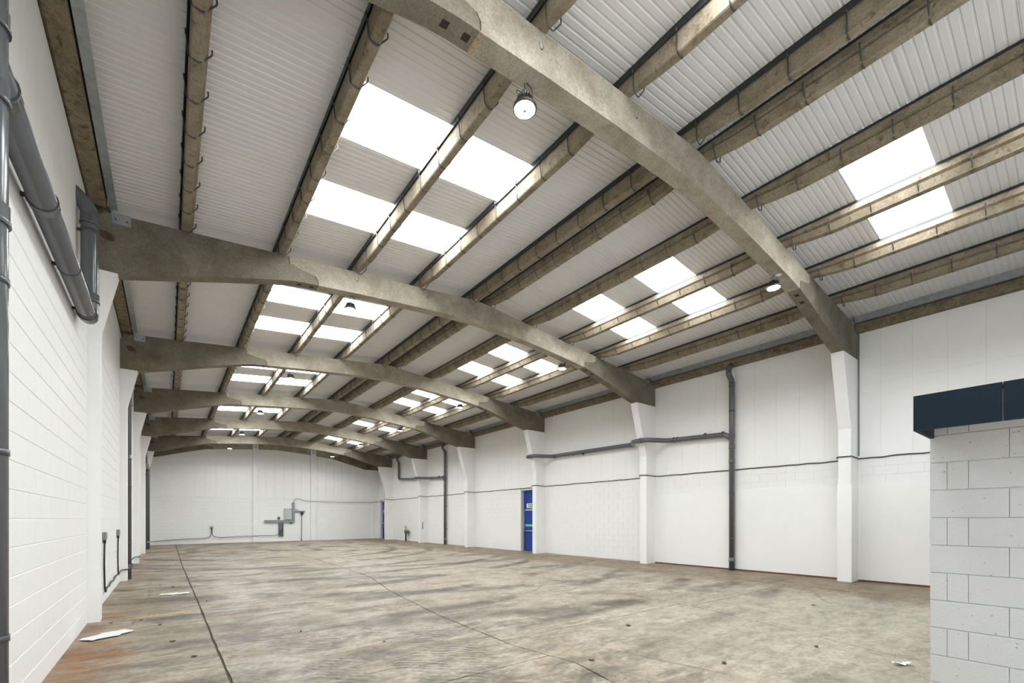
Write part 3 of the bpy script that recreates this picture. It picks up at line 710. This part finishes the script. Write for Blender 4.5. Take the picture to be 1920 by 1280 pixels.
# ------------------------------------------------------------------ electrical equipment on the end wall
EY = GY-.02
t = thing('cable_trunking', 'grey steel trunking in an L shape on the end wall', 'trunking', (6.6, EY, 1.42))
MB().box(5.60, 7.62, EY-.12, EY+.002, 1.40, 1.58).build('horizontal_trunk', M['trunk'], t)
MB().box(7.46, 7.62, EY-.125, EY+.002, 1.40, 2.90).build('upright_trunk', M['trunk'], t)
MB().box(7.62, 8.36, EY-.10, EY+.002, 2.20, 2.29).build('side_trunk', M['trunk'], t)
MB().box(6.53, 6.86, EY-.07, EY+.002, .36, 1.40).build('conduit_backing', M['trunk'], t)
for x in (6.58, 6.69, 6.80): MB().tube([(x, EY-.09, .40), (x, EY-.09, 1.42)], .03, 8).build('conduit', M['meter'], t)
MB().box(6.40, 6.46, EY-.125, EY-.119, 1.45, 1.50).build('warning_label', M['yellow'], t); MB().box(7.52, 7.57, EY-.131, EY-.124, 2.28, 2.33).build('warning_label', M['yellow'], t)
t = thing('distribution_board', 'light grey distribution board cabinet above the trunking', 'cabinet', (7.15, EY, 1.58))
MB().box(6.93, 7.42, EY-.16, EY+.002, 1.60, 2.46).build('enclosure', M['board'], t)
MB().box(6.95, 7.40, EY-.172, EY-.16, 1.63, 2.43).build('door', M['board'], t); MB().box(6.98, 7.05, EY-.176, EY-.17, 1.68, 1.78).build('warning_label', M['yellow'], t)
MB().box(7.31, 7.37, EY-.178, EY-.17, 2.37, 2.41).build('latch', M['black'], t)
t = thing('isolator_switch', 'small green and black isolator switch above left end of trunking', 'switch', (6.56, EY, 1.60))
MB().box(6.48, 6.63, EY-.09, EY+.002, 1.66, 1.82).build('body', M['black'], t); MB().box(6.52, 6.58, EY-.105, EY-.09, 1.70, 1.78).build('rotary_knob', M['greenled'], t); MB().tube([(6.55, EY-.05, 1.58), (6.55, EY-.05, 1.66)], .02, 6).build('gland', M['trunk'], t)
t = thing('junction_box', 'cream junction box on the short side trunking', 'box', (7.85, EY, 2.29))
MB().box(7.74, 7.90, EY-.10, EY+.002, 2.29, 2.44).build('body', M['cream'], t); MB().box(7.76, 7.88, EY-.108, EY-.10, 2.31, 2.42).build('lid', M['cream'], t)
t = thing('black_switch', 'black industrial socket hanging below the short side trunking', 'socket', (8.13, EY, 0))
MB().box(8.05, 8.23, EY-.14, EY+.002, 1.98, 2.19).build('body', M['black'], t); MB().box(8.08, 8.20, EY-.155, EY-.14, 2.00, 2.10).build('flap', M['black'], t)
MB().tube(wobble([(8.13, EY-.05, 2.0), (8.13, EY-.04, 1.0), (8.11, EY-.04, .02)], .006, .3, 8), .02, 8).build('conduit', M['meter'], t)
MB().box(8.09, 8.15, EY-.05, EY+.001, .02, .10).build('conduit_foot', M['black'], t)
t = thing('cable_gland', 'pair of dark cable glands under the trunking corner', 'gland', (7.38, EY, 1.29))
for x in (7.33, 7.44): MB().tube([(x, EY-.06, 1.31), (x, EY-.06, 1.405)], .035, 8).build('gland', M['black'], t)

# ------------------------------------------------------------------ doors
def door(n, y0, y1, z1):
    xd = XR+.17
    d = struct(put('door_%d' % n, None, None, (xd, (y0+y1)/2, zt(xd))))
    fr = MB(); fr.box(XR-.006, XR+.30, y0-.02, y0+.045, 0, z1+.03); fr.box(XR-.006, XR+.30, y1-.045, y1+.02, 0, z1+.03); fr.box(XR-.006, XR+.30, y0, y1, z1-.04, z1+.03)
    fr.build('door_frame', M['frame'], d)
    MB().box(xd, xd+.05, y0+.045, y1-.045, 2.08, z1-.04).build('over_panel', M['blue'], d)
    lf = MB().box(xd-.012, xd+.04, y0+.05, y1-.05, .012, 2.07).build('door_leaf', M['blue'], d)
    MB().box(xd-.02, xd+.05, y0+.045, y1-.045, 0, .012).build('threshold', M['steel'], d)
    b = MB(); b.tube([(xd-.09, y0+.09, 1.03), (xd-.09, y1-.11, 1.03)], .022, 8); b.box(xd-.10, xd-.01, y1-.15, y1-.07, .96, 1.18); b.box(xd-.10, xd-.01, y0+.07, y0+.13, .97, 1.09)
    b.build('push_bar', M['steel'], lf)
    MB().tube([(xd-.035, y1-.10, .05), (xd-.035, y1-.10, 2.04)], .012, 6).build('bolt_rod', M['steel'], lf)
    for z in (.06, .55, 1.62, 2.02): MB().box(xd-.045, xd-.012, y1-.12, y1-.08, z-.02, z+.02).build('rod_guide', M['steel'], lf)
    s = MB().box(xd-.018, xd-.012, y0+.12, y1-.17, 1.24, 1.36).build('push_bar_sign', M['teal'], lf)
    cu = bpy.data.curves.new('push_bar_lettering', 'FONT'); cu.body = 'Push bar to open'; cu.size = .075; cu.align_x = 'CENTER'; cu.align_y = 'CENTER'; cu.extrude = .0008
    cu.materials.append(M['signwhite'])
    tmp = bpy.data.objects.new('tmp', cu); C.objects.link(tmp); bpy.context.view_layer.update()
    me = bpy.data.meshes.new_from_object(tmp.evaluated_get(bpy.context.evaluated_depsgraph_get())); bpy.data.objects.remove(tmp)
    for v_ in me.vertices:
        a, b_, c_ = v_.co; v_.co = (-c_, -a, b_)
    me.name = 'push_bar_lettering'
    put('sign_lettering', me, s, (xd-.0195, (y0+y1)/2-.03, 1.30+zt(xd)))
    return d
door(1, *D1); door(2, *D2)
def exit_sign(y0, y1, x, label):
    t = thing('exit_sign', label, 'sign', (x, (y0+y1)/2, 2.17+zt(x)), 'green fire exit signs')
    MB().box(x-.012, x, y0, y1, 2.165, 2.40).build('sign_board', M['signwhite'], t)
    m = (y0+y1)/2
    def flat(name, mat, pts, dx=.015, dd=.003): MB().prism(pts, 'x', x-dx, x-dx+dd).build(name, M[mat], t)
    flat('green_panel', 'green', [(m+.02, 2.19), (y1-.02, 2.19), (y1-.02, 2.375), (m+.02, 2.375)])
    flat('green_panel', 'green', [(y0+.02, 2.19), (m-.02, 2.19), (m-.02, 2.375), (y0+.02, 2.375)])
    a = (y0+m)/2
    flat('arrow', 'signwhite', [(a-.018, 2.215), (a+.018, 2.215), (a+.018, 2.285), (a+.05, 2.285), (a, 2.355), (a-.05, 2.285), (a-.018, 2.285)], .018)
    b = (m+y1)/2+.02
    flat('doorway', 'signwhite', [(b+.035, 2.20), (b+.095, 2.20), (b+.095, 2.365), (b+.035, 2.365)], .018)
    flat('running_man', 'signwhite', [(b-.085, 2.215), (b-.05, 2.205), (b-.02, 2.25), (b+.01, 2.205), (b+.03, 2.215), (b+.005, 2.265), (b, 2.30), (b+.03, 2.29), (b+.03, 2.305), (b-.01, 2.335), (b-.06, 2.32), (b-.075, 2.285), (b-.055, 2.285), (b-.04, 2.305), (b-.035, 2.265)], .018)
    flat('running_man_head', 'signwhite', [(b-.012+.017*math.cos(k*math.pi/4), 2.355+.017*math.sin(k*math.pi/4)) for k in range(8)], .018)
exit_sign(16.95, 17.42, XR+.165, 'green running man exit sign above the nearer blue door')
exit_sign(35.85, 36.32, XR+.165, 'green exit sign above the far blue door by the end wall')

# ------------------------------------------------------------------ gas regulator by the right wall and small wall bits
t = thing('gas_regulator', 'dark grey gas regulator on a black standpipe with brass valve, by right wall', 'gas regulator', (14.02, 31.0, zt(14)))
MB().tube([(14.02, 31.15, 0), (14.02, 31.15, .62)], .055, 10).build('standpipe', M['black'], t)
MB().lathe((14.02, 31.0, .58), [(.0, 0), (.16, .0), (.19, .05), (.19, .16), (.16, .21), (.0, .23)], 18).build('regulator_body', M['meter'], t)
MB().tube([(14.02, 31.3, .70), (14.02, 30.62, .70)], .07, 12).build('inlet_pipe', M['meter'], t)
v1 = MB().tube([(14.02, 31.18, .78), (14.02, 31.18, 1.15)], .035, 8).build('valve_stem', M['brass'], t)
MB().tube([(14.02, 31.45, 1.03), (14.02, 31.0, 1.03)], .02, 8).build('valve_arm', M['trunk'], v1)
MB().lathe((14.02, 31.05, .86), [(.03, 0), (.05, .02), (.05, .07), (.03, .09)], 10).build('yellow_valve', M['yellow'], t)
tag(MB().box(13.82, 13.86, FR[4]-.03, FR[4]+.002, .92, 1.42).build('wooden_strip', M['beam'], None, (13.84, FR[4], .9)), 'thin brown wooden strip fixed on distant right wall column', 'strip')

# ------------------------------------------------------------------ litter and marks on the floor
def scrap(name, label, cx, cy, rot, ln, wd, curl, seed, mat='plastic', cat='scrap'):
    r = random.Random(seed); mb = MB(); nx, ny = 9, 4; top = []
    for i in range(nx):
        for j in range(ny):
            u = (i/(nx-1)-.5); w = (j/(ny-1)-.5)*(1-abs(u)*1.1*(.35+.65*r.random()))+r.uniform(-.05, .05)
            X_ = u*ln; Y_ = w*wd+r.uniform(-.012, .012)*wd; z = .008+curl*(r.random()*.6+abs(u))
            top.append((cx+X_*math.cos(rot)-Y_*math.sin(rot), cy+X_*math.sin(rot)+Y_*math.cos(rot), z))
    n = len(top); bot_ = [(x, y, z-.004) for x, y, z in top]; q = lambda i, j: i*ny+j
    fs = []
    for i in range(nx-1):
        for j in range(ny-1):
            fs += [(q(i,j), q(i+1,j), q(i+1,j+1), q(i,j+1)), (n+q(i,j), n+q(i,j+1), n+q(i+1,j+1), n+q(i+1,j))]
    mb.add(top+bot_, fs, True)
    return tag(mb.build(name, M[mat], None, (cx, cy, .004+zt(cx))), label, cat)
scrap('plastic_scrap', 'flat white plastic scrap on floor near the left wall', -.68, 8.55, .75, .60, .36, .015, 3)
scrap('plastic_scrap', 'small white plastic scrap farther off near the yellow tape', .12, 12.4, -.15, .52, .30, .012, 4)
scrap('wrapper', 'crumpled white wrapper on floor in front of the grey block wall', 6.50, 1.30, -.6, .20, .08, .03, 5, 'plastic', 'wrapper')
for k, (x, y, s_) in enumerate([(.05, 7.6, .05), (-.1, 8.9, .045), (.25, 6.6, .05), (-.35, 9.5, .04), (.1, 13.7, .06), (-.15, 14.2, .04), (.62, 10.9, .04), (-.72, 9.55, .035), (5.6, 4.35, .07), (3.9, 3.55, .05), (5.0, 2.55, .05), (9.6, 3.2, .05), (6.55, 2.15, .04), (1.55, 7.1, .03), (2.3, 5.8, .03)]):
    places = ['beside the dark joint', 'near the white plastic scrap', 'nearest the dark joint in the foreground', 'beside the first left column', 'beyond the yellow tape', 'near the left sockets', 'just right of the dark joint', 'at the foot of the first left column',
              'in the middle of the floor', 'beside the foreground crack', 'near the bottom edge of the picture', 'near the right dirt strip', 'by the pale screed near the wrapper', 'on the left middle floor', 'among the tyre prints']
    scrap('dry_leaf', 'tiny dark dry leaf on floor '+places[k], x, y, k*1.3, s_*1.3, s_, .01, 20+k, 'leaf', 'leaf')
def strip(label, a, b, w):
    a, b = Vector((*a, 0)), Vector((*b, 0)); d = (b-a).normalized(); n = Vector((-d.y, d.x, 0)); mb = MB(); k = 14; r = random.Random(9); pts = []
    up = []; dn = []
    for i in range(k+1):
        c = a.lerp(b, i/k); h = w/2*(.55+.45*r.random()); up.append((c+n*h)[:2]); dn.append((c-n*h)[:2])
    mb.prism(up+dn[::-1], 'z', .0005, .0022)
    return tag(mb.build('floor_tape', M['yline'], None, (a.x, a.y, zt(a.x))), label, 'tape')
strip('worn yellow tape line across floor from first left column', (-.55, 9.72), (.33, 10.0), .05)
strip('short faded yellow tape line leading to farther white scrap', (-.25, 12.25), (.0, 12.35), .04)
